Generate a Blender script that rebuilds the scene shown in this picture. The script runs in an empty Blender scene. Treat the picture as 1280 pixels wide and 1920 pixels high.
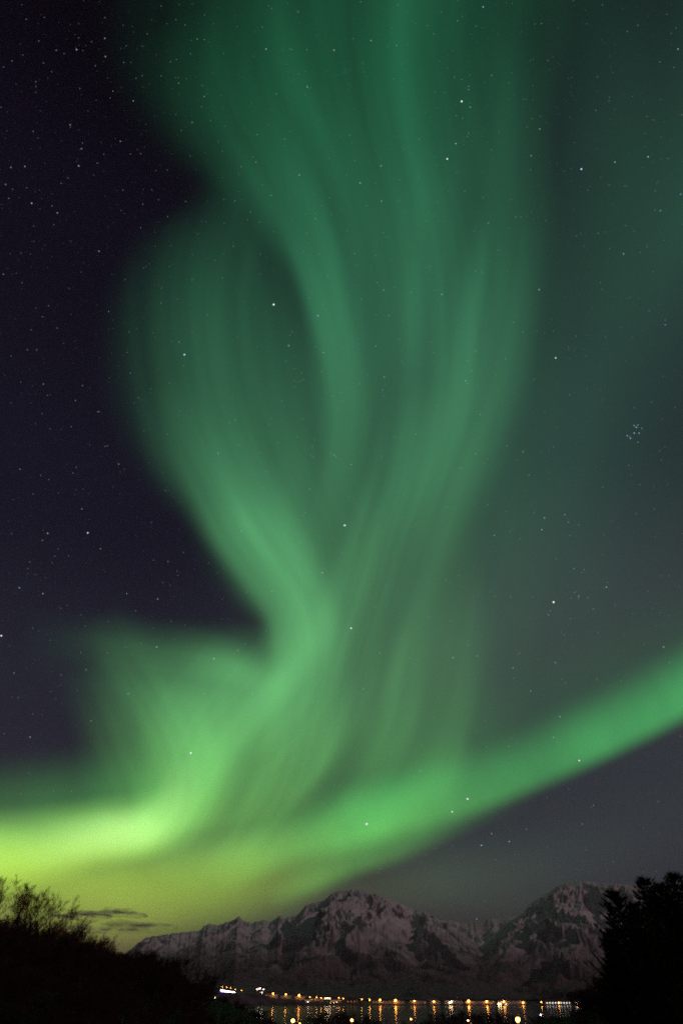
import bpy, math, random
import numpy as np
from mathutils import Vector

random.seed(7)
RNG = np.random.default_rng(11)
S = bpy.context.scene
C = S.collection
rad = math.radians

# ------------------------------------------------------------------ camera
EYE = (0.0, 0.0, 14.0)
F = 1280.0                                   # focal length in photo pixels (24 mm on a 36 mm tall frame)
HORIZON = 1866.0
PITCH = math.atan((HORIZON - 960.0) / F)
cam = bpy.data.cameras.new('camera')
cam.sensor_fit = 'VERTICAL'
cam.sensor_width = 24.0
cam.sensor_height = 36.0
cam.lens = 24.0
cam.clip_start = 0.2
cam.clip_end = 300000.0
camo = bpy.data.objects.new('camera', cam)
C.objects.link(camo)
camo.location = EYE
camo.rotation_euler = (rad(90) + PITCH, 0, 0)
S.camera = camo

# ------------------------------------------------------------------ world: dark night sky
W = bpy.data.worlds.new('World')
S.world = W
W.use_nodes = True
nt = W.node_tree
nt.nodes.clear()


def lin(r, g, b):
    f = lambda c: (c / 12.92) if c <= 0.04045 else ((c + 0.055) / 1.055) ** 2.4
    return (f(r / 255), f(g / 255), f(b / 255), 1.0)


def N(t, kind, **kw):
    n = t.nodes.new(kind)
    for k, v in kw.items():
        setattr(n, k, v)
    return n


def L(t, a, b):
    t.links.new(a, b)


def ramp(t, stops, interp='EASE'):
    r = N(t, 'ShaderNodeValToRGB')
    r.color_ramp.interpolation = interp
    el = r.color_ramp.elements
    while len(el) < len(stops):
        el.new(0.5)
    for e, (p, c) in zip(el, stops):
        e.position = p
        e.color = c
    return r


tc = N(nt, 'ShaderNodeTexCoord')
sep = N(nt, 'ShaderNodeSeparateXYZ')
L(nt, tc.outputs['Generated'], sep.inputs[0])
# dark violet-blue half of the sky (west) and the paler grey-green half (east), by the sine of the elevation
west = ramp(nt, [(0.0, lin(54, 48, 52)), (0.10, lin(52, 50, 57)), (0.30, lin(33, 35, 48)), (0.55, lin(18, 18, 33)),
                 (0.80, lin(11, 9, 23)), (0.92, lin(3, 2, 10))])
east = ramp(nt, [(0.0, lin(57, 54, 55)), (0.12, lin(47, 50, 61)), (0.22, lin(48, 54, 61)), (0.40, lin(52, 61, 63)), (0.62, lin(32, 44, 47)),
                 (0.85, lin(24, 32, 36)), (0.95, lin(12, 18, 22))])
L(nt, sep.outputs['Z'], west.inputs[0])
L(nt, sep.outputs['Z'], east.inputs[0])
side = N(nt, 'ShaderNodeMapRange', interpolation_type='SMOOTHSTEP')
side.inputs['From Min'].default_value = -0.30
side.inputs['From Max'].default_value = 0.30
L(nt, sep.outputs['X'], side.inputs['Value'])
mx = N(nt, 'ShaderNodeMix', data_type='RGBA')
L(nt, side.outputs[0], mx.inputs['Factor'])
L(nt, west.outputs[0], mx.inputs['A'])
L(nt, east.outputs[0], mx.inputs['B'])
# glow of a town below the western horizon
gdir = Vector((-0.42, 1.0, 0.02)).normalized()
dot = N(nt, 'ShaderNodeVectorMath', operation='DOT_PRODUCT')
dot.inputs[1].default_value = gdir
L(nt, tc.outputs['Generated'], dot.inputs[0])
mr = N(nt, 'ShaderNodeMapRange', interpolation_type='SMOOTHERSTEP')
mr.inputs['From Min'].default_value = 0.965
mr.inputs['From Max'].default_value = 1.0
L(nt, dot.outputs['Value'], mr.inputs['Value'])
lowz = N(nt, 'ShaderNodeMapRange', interpolation_type='SMOOTHSTEP')
lowz.inputs['From Min'].default_value = 0.03
lowz.inputs['From Max'].default_value = 0.17
lowz.inputs['To Min'].default_value = 1.0
lowz.inputs['To Max'].default_value = 0.0
L(nt, sep.outputs['Z'], lowz.inputs['Value'])
gm = N(nt, 'ShaderNodeMath', operation='MULTIPLY')
L(nt, mr.outputs[0], gm.inputs[0])
L(nt, lowz.outputs[0], gm.inputs[1])
glow = N(nt, 'ShaderNodeMix', data_type='RGBA', blend_type='ADD')
L(nt, gm.outputs[0], glow.inputs['Factor'])
L(nt, mx.outputs['Result'], glow.inputs['A'])
glow.inputs['B'].default_value = (0.095, 0.058, 0.022, 1)
bg = N(nt, 'ShaderNodeBackground')
bg.inputs['Strength'].default_value = 1.0
L(nt, glow.outputs['Result'], bg.inputs['Color'])
wo = N(nt, 'ShaderNodeOutputWorld')
L(nt, bg.outputs[0], wo.inputs['Surface'])

# ------------------------------------------------------------------ moonlight (low, warm, from behind the right shoulder)
sun = bpy.data.lights.new('moonlight', 'SUN')
sun.energy = 0.45
sun.angle = rad(0.5)
sun.color = (1.0, 0.62, 0.68)
suno = bpy.data.objects.new('moonlight', sun)
C.objects.link(suno)
suno.rotation_euler = (rad(65), 0, rad(60))

S.view_settings.view_transform = 'Standard'
S.view_settings.look = 'None'
S.view_settings.exposure = 0.0
S.view_settings.gamma = 1.0
S.view_settings.use_curve_mapping = False
S.cycles.use_denoising = False
S.cycles.transparent_max_bounces = 256
S.cycles.max_bounces = 6
S.cycles.filter_width = 2.0
S.cycles.sample_clamp_indirect = 3.0

# ------------------------------------------------------------------ directions and points
cp, sp = math.cos(PITCH), math.sin(PITCH)


def direction(px, py):
    """unit direction of the photo's sight line, px and py may be arrays"""
    x = np.asarray(px, float) - 640.0
    v = 960.0 - np.asarray(py, float)
    y = F * cp - v * sp
    z = F * sp + v * cp
    n = np.sqrt(x * x + y * y + z * z)
    return np.stack([x / n, y / n, z / n], -1)


def at(px, py, Y):
    d = direction(px, py)
    return Vector(EYE) + Vector(d) * (Y / d[1])


# ------------------------------------------------------------------ helpers
def tag(o, label=None, cat=None, group=None, kind=None):
    if label: o['label'] = label
    if cat: o['category'] = cat
    if group: o['group'] = group
    if kind: o['kind'] = kind
    return o


def empty(name, loc=(0, 0, 0), rz=0.0):
    o = bpy.data.objects.new(name, None)
    o.empty_display_size = 0.5
    C.objects.link(o)
    o.location = loc
    o.rotation_euler = (0, 0, rz)
    return o


class MB:
    def __init__(self):
        self.v, self.f = [], []

    def quad_box(self, x0, x1, y0, y1, z0, z1):
        b = len(self.v)
        for z in (z0, z1):
            self.v += [(x0, y0, z), (x1, y0, z), (x1, y1, z), (x0, y1, z)]
        self.f += [tuple(b + i for i in q) for q in ((3, 2, 1, 0), (4, 5, 6, 7), (0, 1, 5, 4), (1, 2, 6, 5), (2, 3, 7, 6), (3, 0, 4, 7))]
        return self

    def tube(self, pts, radii, n=5, cap=True):
        pts = [Vector(p) for p in pts]
        b = len(self.v)
        up = Vector((0.13, 0.21, 0.97))
        for i, p in enumerate(pts):
            a = pts[max(i - 1, 0)]
            c = pts[min(i + 1, len(pts) - 1)]
            t = (c - a)
            if t.length < 1e-9: t = Vector((0, 0, 1))
            t.normalize()
            s = t.cross(up)
            if s.length < 1e-3: s = t.cross(Vector((1, 0, 0)))
            s.normalize()
            w = s.cross(t)
            for k in range(n):
                an = 2 * math.pi * k / n
                self.v.append(tuple(p + (s * math.cos(an) + w * math.sin(an)) * radii[i]))
        for i in range(len(pts) - 1):
            for k in range(n):
                k2 = (k + 1) % n
                self.f.append((b + i * n + k, b + i * n + k2, b + (i + 1) * n + k2, b + (i + 1) * n + k))
        if cap:
            self.f.append(tuple(b + k for k in reversed(range(n))))
            e = b + (len(pts) - 1) * n
            self.f.append(tuple(e + k for k in range(n)))
        return self

    def lathe(self, prof, n=12, c=(0, 0, 0)):
        b = len(self.v)
        for r, z in prof:
            for k in range(n):
                a = 2 * math.pi * k / n
                self.v.append((c[0] + r * math.cos(a), c[1] + r * math.sin(a), c[2] + z))
        for i in range(len(prof) - 1):
            for k in range(n):
                k2 = (k + 1) % n
                self.f.append((b + i * n + k, b + i * n + k2, b + (i + 1) * n + k2, b + (i + 1) * n + k))
        self.f.append(tuple(b + k for k in reversed(range(n))))
        e = b + (len(prof) - 1) * n
        self.f.append(tuple(e + k for k in range(n)))
        return self

    def build(self, name, mat, parent=None, smooth=False):
        me = bpy.data.meshes.new(name)
        me.from_pydata(self.v, [], self.f)
        me.update()
        if smooth:
            me.polygons.foreach_set('use_smooth', [True] * len(me.polygons))
        me.materials.append(mat)
        o = bpy.data.objects.new(name, me)
        C.objects.link(o)
        if parent: o.parent = parent
        return o


def grid_mesh(name, P, mat, smooth=True, parent=None):
    """P: rows x cols x 3"""
    r, c, _ = P.shape
    me = bpy.data.meshes.new(name)
    idx = np.arange(r * c).reshape(r, c)
    q = np.stack([idx[:-1, :-1], idx[:-1, 1:], idx[1:, 1:], idx[1:, :-1]], -1).reshape(-1, 4)
    me.from_pydata(P.reshape(-1, 3).tolist(), [], q.tolist())
    if smooth:
        me.polygons.foreach_set('use_smooth', [True] * len(me.polygons))
    me.materials.append(mat)
    me.update()
    o = bpy.data.objects.new(name, me)
    C.objects.link(o)
    if parent: o.parent = parent
    return o


def copy_tree(o, parent=None):
    c = o.copy()
    C.objects.link(c)
    c.parent = parent
    for ch in o.children:
        copy_tree(ch, c)
    return c


def hash2(ix, iy, seed):
    h = (ix * 374761393 + iy * 668265263 + seed * 1442695041) & 0x7fffffff
    h = ((h ^ (h >> 13)) * 1274126177) & 0x7fffffff
    return ((h ^ (h >> 16)) & 0xffff) / 65535.0


def vnoise(x, y, seed=0):
    ix = np.floor(x).astype(np.int64)
    iy = np.floor(y).astype(np.int64)
    fx, fy = x - ix, y - iy
    fx = fx * fx * fx * (fx * (fx * 6 - 15) + 10)
    fy = fy * fy * fy * (fy * (fy * 6 - 15) + 10)
    a = hash2(ix, iy, seed); b = hash2(ix + 1, iy, seed)
    c = hash2(ix, iy + 1, seed); d = hash2(ix + 1, iy + 1, seed)
    return (a * (1 - fx) + b * fx) * (1 - fy) + (c * (1 - fx) + d * fx) * fy


def fbm(x, y, oct=5, seed=0, ridged=False, gain=0.5):
    s = np.zeros_like(x); a = 1.0; t = 0.0
    for o in range(oct):
        n = vnoise(x * 2.03 ** o + 17.3 * o, y * 2.03 ** o - 9.1 * o, seed + o)
        if ridged: n = 1 - np.abs(2 * n - 1)
        s += a * n; t += a; a *= gain
    return s / t


# ------------------------------------------------------------------ materials
def mat_new(name):
    m = bpy.data.materials.new(name)
    m.use_nodes = True
    m.node_tree.nodes.clear()
    return m, m.node_tree


def mat_noise(name, c0, c1, scale=3.0, rough=0.85, detail=5, bump=0.0):
    m, t = mat_new(name)
    co = N(t, 'ShaderNodeTexCoord')
    n = N(t, 'ShaderNodeTexNoise')
    n.inputs['Scale'].default_value = scale
    n.inputs['Detail'].default_value = detail
    L(t, co.outputs['Object'], n.inputs['Vector'])
    r = ramp(t, [(0.35, c0 + (1,)), (0.65, c1 + (1,))], 'LINEAR')
    L(t, n.outputs['Fac'], r.inputs[0])
    p = N(t, 'ShaderNodeBsdfPrincipled')
    p.inputs['Roughness'].default_value = rough
    p.inputs['Specular IOR Level'].default_value = 0.5 if rough < 0.8 else 0.03
    L(t, r.outputs[0], p.inputs['Base Color'])
    if bump:
        b = N(t, 'ShaderNodeBump')
        b.inputs['Strength'].default_value = bump
        L(t, n.outputs['Fac'], b.inputs['Height'])
        L(t, b.outputs[0], p.inputs['Normal'])
    o = N(t, 'ShaderNodeOutputMaterial')
    L(t, p.outputs[0], o.inputs['Surface'])
    return m


def mat_emit(name, col, strength, sampled=True):
    m, t = mat_new(name)
    e = N(t, 'ShaderNodeEmission')
    e.inputs['Color'].default_value = col + (1,)
    e.inputs['Strength'].default_value = strength
    o = N(t, 'ShaderNodeOutputMaterial')
    L(t, e.outputs[0], o.inputs['Surface'])
    if not sampled:
        m.cycles.emission_sampling = 'NONE'
    return m


BARK = mat_noise('bark', (0.030, 0.022, 0.017), (0.055, 0.040, 0.030), 6)
TWIG = mat_noise('twig', (0.030, 0.018, 0.013), (0.050, 0.031, 0.022), 4)
NEEDLE = mat_noise('needles', (0.018, 0.030, 0.014), (0.035, 0.050, 0.022), 2)
LIT_BIRCH = mat_noise('warm_lit_birch_twig', (0.17, 0.10, 0.05), (0.25, 0.15, 0.08), 3)  # birch brown lifted well above TWIG to carry the warm light on these trees
SOIL = mat_noise('dark_turf', (0.004, 0.003, 0.003), (0.008, 0.006, 0.005), 0.25, bump=0.3)
STEEL = mat_noise('galvanised_steel', (0.25, 0.25, 0.26), (0.33, 0.33, 0.34), 8, 0.5)
WOODWALL = mat_noise('painted_boards', (0.30, 0.24, 0.19), (0.38, 0.31, 0.25), 1.5)
REDWALL = mat_noise('red_boards', (0.26, 0.06, 0.04), (0.33, 0.08, 0.05), 1.5)
WHITEWALL = mat_noise('white_boards', (0.55, 0.53, 0.50), (0.66, 0.64, 0.60), 1.5)
ROOF = mat_noise('roof_slate', (0.05, 0.05, 0.055), (0.09, 0.09, 0.10), 2)
SODIUM = mat_emit('sodium_lamp', (1.0, 0.34, 0.048), 32)
WARMW = mat_emit('warm_white_lamp', (1.0, 0.66, 0.32), 18)
PINKW = mat_emit('pinkish_white_lamp', (1.0, 0.72, 0.66), 16)
COOLW = mat_emit('cool_white_lamp', (0.72, 0.86, 1.0), 30)
WINLIT = mat_emit('lit_window', (1.0, 0.42, 0.10), 0.8)
WINWHITE = mat_emit('white_lit_window', (1.0, 0.88, 0.78), 3.2)
VIOLET = mat_emit('violet_facade_glow', (0.25, 0.12, 1.0), 9)  # emission standing in for the violet light on the sloping facade
WHITESTRIP = mat_emit('white_facade_glow', (1.0, 0.86, 0.98), 14)  # emission standing in for the white light along the same facade

# ------------------------------------------------------------------ ground on this side of the water
PXS = lambda x, y: x / np.maximum(y, 1.0) * 1570 + 640


def ground_z(x, y):
    x = np.asarray(x, float); y = np.asarray(y, float)
    base = np.interp(y, [-60, 0, 20, 40, 70, 100, 150, 250, 330, 400, 440, 600],
                     [12.6, 12.3, 12.1, 11.2, 10.0, 8.0, 4.9, 3.0, 1.6, 0.4, -1.0, -2.0])
    px = np.clip(PXS(x, y), -1500, 2800)
    rowl = np.interp(px, [-1500, 0, 100, 200, 300, 400, 470, 520, 580], [1600, 1756, 1784, 1806, 1832, 1878, 1902, 1918, 1990])
    hz = 14 + (HORIZON - rowl) / 1850.0 * 90.0
    prof = np.interp(y, [-60, 5, 90, 140, 300, 430, 600], [0.0, 0.0, 1.0, 0.97, 0.45, 0.0, -0.1])
    zl = base + np.maximum(hz - 8.7, 0) * prof * np.clip((560 - px) / 80, 0, 1)
    rowr = np.interp(px, [940, 1000, 1060, 1140, 1280, 2800], [1990, 1909, 1903, 1878, 1830, 1700])
    hr = 14 + (HORIZON - rowr) / 1850.0 * 120.0
    prr = np.interp(y, [-60, 5, 120, 170, 330, 430, 600], [0.0, 0.0, 1.0, 0.95, 0.45, 0.0, -0.1])
    zr = base + np.maximum(hr - 7.2, 0) * prr * np.clip((px - 950) / 60, 0, 1)
    z = np.maximum(zl, zr)
    z = np.where(px < 600, zl, np.where(px > 900, zr, base))
    return z + (fbm(x * 0.06, y * 0.06, 4, 3) - 0.5) * 1.2 * np.clip((440 - y) / 60, 0, 1) * np.clip(y / 30, 0, 1)


ys = np.concatenate([np.linspace(-40, 150, 76), np.linspace(154, 470, 70)])
us = np.linspace(-1, 1, 190)
hw = 60 + np.maximum(ys, 0) * 1.15
GX = us[None, :] * hw[:, None]
GY = np.repeat(ys[:, None], len(us), 1)
grid_mesh('ground', np.stack([GX, GY, ground_z(GX, GY)], -1), SOIL)['kind'] = 'structure'

# ------------------------------------------------------------------ water
m, t = mat_new('still_fjord_water')
co = N(t, 'ShaderNodeTexCoord')
mp = N(t, 'ShaderNodeMapping')
mp.inputs['Scale'].default_value = (0.35, 0.10, 1)
L(t, co.outputs['Object'], mp.inputs[0])
n1 = N(t, 'ShaderNodeTexNoise')
n1.inputs['Scale'].default_value = 1.0
n1.inputs['Detail'].default_value = 3
L(t, mp.outputs[0], n1.inputs['Vector'])
b = N(t, 'ShaderNodeBump')
b.inputs['Strength'].default_value = 0.012
b.inputs['Distance'].default_value = 0.5
L(t, n1.outputs['Fac'], b.inputs['Height'])
p = N(t, 'ShaderNodeBsdfPrincipled')
p.inputs['Base Color'].default_value = (0.006, 0.007, 0.009, 1)
p.inputs['Roughness'].default_value = 0.10
p.inputs['IOR'].default_value = 1.33
L(t, b.outputs[0], p.inputs['Normal'])
o = N(t, 'ShaderNodeOutputMaterial')
L(t, p.outputs[0], o.inputs['Surface'])
WATER = m
wy = np.linspace(300, 2600, 24)
wx = np.linspace(-1, 1, 13)
WX = wx[None, :] * (wy[:, None] * 1.2 + 300)
grid_mesh('water', np.stack([WX, np.repeat(wy[:, None], 13, 1), np.zeros((24, 13))], -1), WATER)['kind'] = 'structure'

# ------------------------------------------------------------------ far shore
SHORE = mat_noise('shore_grass_and_snow', (0.045, 0.04, 0.038), (0.16, 0.15, 0.15), 0.05, bump=0.2)


def far_z(x, y):
    x = np.asarray(x, float); y = np.asarray(y, float)
    px = PXS(x, y)
    top = np.interp(px, [-600, 200, 300, 415, 486, 512, 560, 593, 650, 712, 800, 1000, 1150, 2200],
                    [60, 44, 30, 18, 16, 10.5, 8, 5.5, 3.8, 2.2, 1.6, 1.4, 1.6, 4])
    up = np.interp(y, [1400, 1425, 1450, 2100], [-1.5, 0.35, 1.0, 1.9])
    return top * up + (fbm(x * 0.02, y * 0.02, 4, 9) - 0.5) * 1.0 * np.clip((y - 1440) / 50, 0, 1)


fy = np.concatenate([np.linspace(1400, 1500, 30), np.linspace(1510, 2300, 30)])
fu = np.linspace(-1.0, 1.0, 320)
FX = fu[None, :] * (fy[:, None] * 0.9)
FY = np.repeat(fy[:, None], len(fu), 1)
FYW = FY + (fbm(FX * 0.01, FX * 0 + 3.3, 3, 4) - 0.5)[:, :] * 30 * np.clip((1500 - FY) / 80, 0, 1)
grid_mesh('shore_land', np.stack([FX, FYW, far_z(FX, FY)], -1), SHORE)['kind'] = 'structure'

# ------------------------------------------------------------------ snowy mountains
m, t = mat_new('snow_over_rock')
geo = N(t, 'ShaderNodeNewGeometry')
sx = N(t, 'ShaderNodeSeparateXYZ')
L(t, geo.outputs['Normal'], sx.inputs[0])
ps = N(t, 'ShaderNodeSeparateXYZ')
L(t, geo.outputs['Position'], ps.inputs[0])
n1 = N(t, 'ShaderNodeTexNoise')
n1.inputs['Scale'].default_value = 0.02
n1.inputs['Detail'].default_value = 8
n1.inputs['Roughness'].default_value = 0.68
L(t, geo.outputs['Position'], n1.inputs['Vector'])
mpn = N(t, 'ShaderNodeMapping')
mpn.inputs['Scale'].default_value = (1, 1, 0.7)
L(t, geo.outputs['Position'], mpn.inputs[0])
n2 = N(t, 'ShaderNodeTexNoise')
n2.inputs['Scale'].default_value = 0.006
n2.inputs['Detail'].default_value = 7
n2.inputs['Roughness'].default_value = 0.62
L(t, mpn.outputs[0], n2.inputs['Vector'])
ad = N(t, 'ShaderNodeMath', operation='MULTIPLY_ADD')      # slope + noise decides snow against rock
L(t, n1.outputs['Fac'], ad.inputs[0])
ad.inputs[1].default_value = 0.26
L(t, sx.outputs['Z'], ad.inputs[2])
ad2 = N(t, 'ShaderNodeMath', operation='MULTIPLY_ADD')
L(t, n2.outputs['Fac'], ad2.inputs[0])
ad2.inputs[1].default_value = 0.40
L(t, ad.outputs[0], ad2.inputs[2])
rib = N(t, 'ShaderNodeAttribute', attribute_name='rib')
ad3 = N(t, 'ShaderNodeMath', operation='MULTIPLY_ADD')      # ribs blow bare, gullies hold snow
L(t, rib.outputs['Fac'], ad3.inputs[0])
ad3.inputs[1].default_value = -0.75
L(t, ad2.outputs[0], ad3.inputs[2])
snow = N(t, 'ShaderNodeMapRange', interpolation_type='SMOOTHSTEP')
snow.inputs['From Min'].default_value = 0.60
snow.inputs['From Max'].default_value = 1.10
L(t, ad3.outputs[0], snow.inputs['Value'])
rk = ramp(t, [(0.3, (0.045, 0.036, 0.040, 1)), (0.7, (0.11, 0.09, 0.096, 1))], 'LINEAR')
L(t, n1.outputs['Fac'], rk.inputs[0])
mxs = N(t, 'ShaderNodeMix', data_type='RGBA')
L(t, snow.outputs[0], mxs.inputs['Factor'])
L(t, rk.outputs[0], mxs.inputs['A'])
mxs.inputs['B'].default_value = (0.70, 0.68, 0.69, 1)
# birch woods on the lower slopes, thinning out with height
fn = N(t, 'ShaderNodeMath', operation='MULTIPLY_ADD')
L(t, n2.outputs['Fac'], fn.inputs[0])
fn.inputs[1].default_value = -520.0
L(t, ps.outputs['Z'], fn.inputs[2])
fm = N(t, 'ShaderNodeMapRange', interpolation_type='SMOOTHSTEP')
fm.inputs['From Min'].default_value = -190.0
fm.inputs['From Max'].default_value = 170.0
L(t, fn.outputs[0], fm.inputs['Value'])
n3 = N(t, 'ShaderNodeTexNoise')
n3.inputs['Scale'].default_value = 0.05
n3.inputs['Detail'].default_value = 5
L(t, geo.outputs['Position'], n3.inputs['Vector'])
fr = ramp(t, [(0.3, (0.05, 0.042, 0.042, 1)), (0.7, (0.15, 0.13, 0.135, 1))], 'LINEAR')
L(t, n3.outputs['Fac'], fr.inputs[0])
mxf = N(t, 'ShaderNodeMix', data_type='RGBA')
L(t, fm.outputs[0], mxf.inputs['Factor'])
L(t, fr.outputs[0], mxf.inputs['A'])
L(t, mxs.outputs['Result'], mxf.inputs['B'])
bmp = N(t, 'ShaderNodeBump')
bmp.inputs['Strength'].default_value = 0.28
bmp.inputs['Distance'].default_value = 30
L(t, n1.outputs['Fac'], bmp.inputs['Height'])
p = N(t, 'ShaderNodeBsdfPrincipled')
p.inputs['Roughness'].default_value = 0.9
p.inputs['Specular IOR Level'].default_value = 0.1
L(t, mxf.outputs['Result'], p.inputs['Base Color'])
L(t, bmp.outputs[0], p.inputs['Normal'])
o = N(t, 'ShaderNodeOutputMaterial')
L(t, p.outputs[0], o.inputs['Surface'])
MOUNT = m


def mountain(name, sky, R, peaks, seed, amp, rough=1.0, r0=1900.0, pw=1.45):
    sky = sorted(sky)
    cols = np.arange(sky[0][0], sky[-1][0] + 0.01, 1.1)
    rowv = np.interp(cols, [s[0] for s in sky], [s[1] for s in sky])
    jag = (fbm(cols * 0.22, cols * 0 + 1.7, 4, seed + 40) - 0.5) * 5.0 * rough
    rowv = rowv + jag
    nr = 170
    tt = np.linspace(0, 1, nr)
    nb = 14
    d = direction(cols, rowv)
    Rv = R * (1 + 0.05 * (fbm(cols * 0.012, cols * 0 + 5.0, 3, seed) - 0.5) * 2)
    hx = d[:, 0] / d[:, 1]
    hz = d[:, 2] / d[:, 1]
    T = tt[:, None]
    Y = r0 + (Rv[None, :] - r0) * T
    X = hx[None, :] * Y
    top = EYE[2] + hz[None, :] * Rv[None, :]
    Z = 6 + (top - 6) * T ** pw
    # gullies that run down from the summits
    gul = np.zeros_like(Z); wsum = np.zeros_like(Z)
    for k, (ppx, wgt) in enumerate(peaks):
        pi = int(np.argmin(abs(cols - ppx)))
        X0, Y0 = X[-1, pi], Y[-1, pi] + 250
        dx, dy = X - X0, Y - Y0
        rr = np.hypot(dx, dy) + 1
        ang = np.arctan2(dx, -dy)
        w = np.exp(-np.abs(cols[None, :] - ppx) / wgt)
        warp = (fbm(X * 0.0012, Y * 0.0012, 4, seed + 9) - 0.5) * 0.5
        g = fbm((ang + warp * .55) * 7.0, np.log(rr) * 0.34, 5, seed + 3 * k, True, 0.58)
        gul += w * g; wsum += w
    gul = gul / wsum - 0.62
    env = np.clip(T * (1.0 - T) * 4, 0, 1) ** 0.8 * np.clip((1 - T) * 9, 0, 1)
    fine = fbm(X * 0.004, Y * 0.004, 5, seed + 21, True) - 0.6
    Z = Z + (gul * amp * 1.1 + fine * amp * 0.14) * env * np.clip(top / 600, 0.15, 1.2)
    Tb = np.linspace(0.03, 1, nb)[:, None]
    Yb = Rv[None, :] + Tb * 2200
    Xb = hx[None, :] * Yb
    Zb = np.maximum(top * (1 - Tb ** 1.1) - 12 * Tb * 8, -20)
    P = np.concatenate([np.stack([X, Y, Z], -1), np.stack([Xb, Yb, Zb], -1)], 0)
    o = grid_mesh(name, P, MOUNT)
    at_ = o.data.attributes.new('rib', 'FLOAT', 'POINT')
    at_.data.foreach_set('value', np.concatenate([gul, np.repeat(gul[-1:], nb, 0)], 0).ravel().astype(np.float32))
    o['kind'] = 'structure'
    return o


LEFT = [(60, 1868), (130, 1858), (190, 1834), (225, 1800), (242, 1783), (258, 1769), (275, 1758), (292, 1755), (342, 1748), (373, 1746), (383, 1736), (394, 1732), (408, 1735),
        (425, 1729), (437, 1726), (447, 1718), (458, 1726), (470, 1731), (478, 1729), (495, 1726), (505, 1729), (516, 1723), (525, 1717), (532, 1721),
        (557, 1716), (590, 1735), (640, 1765), (700, 1800), (760, 1840), (800, 1860)]
CENTRE = [(400, 1866), (430, 1845), (470, 1806), (510, 1768), (540, 1738), (557, 1715), (565, 1708), (574, 1696), (586, 1694), (607, 1689), (619, 1677), (632, 1671), (661, 1668), (686, 1671),
          (706, 1676), (727, 1684), (750, 1693), (774, 1705), (795, 1708), (808, 1717), (824, 1726), (860, 1745), (900, 1775), (960, 1815), (1010, 1850), (1040, 1862)]
SADDLE = [(740, 1760), (790, 1735), (824, 1725), (845, 1726), (874, 1731), (890, 1728), (920, 1723), (948, 1720), (973, 1717), (1000, 1722), (1060, 1740), (1120, 1780)]
RIGHT = [(820, 1862), (850, 1830), (880, 1795), (910, 1765), (940, 1738), (960, 1724), (973, 1717), (982, 1709), (990, 1697), (1006, 1686), (1027, 1674), (1044, 1661), (1060, 1656), (1093, 1652),
         (1118, 1655), (1147, 1657), (1172, 1658), (1230, 1661), (1300, 1672), (1400, 1700), (1520, 1760), (1640, 1840)]
mountain('mountain_ridge', LEFT, 7600, [(447, 60), (390, 60), (290, 60), (540, 60)], 5, 330, 1.0)
mountain('snowy_mountain', CENTRE, 6600, [(655, 90), (580, 50), (780, 60)], 23, 380, 0.7)
mountain('mountain_saddle', SADDLE, 9200, [(840, 60), (950, 60)], 31, 180, 0.8, 4500)
mountain('cliff_mountain', RIGHT, 7000, [(1085, 80), (1010, 40), (1180, 60)], 47, 420, 0.7)

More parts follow.
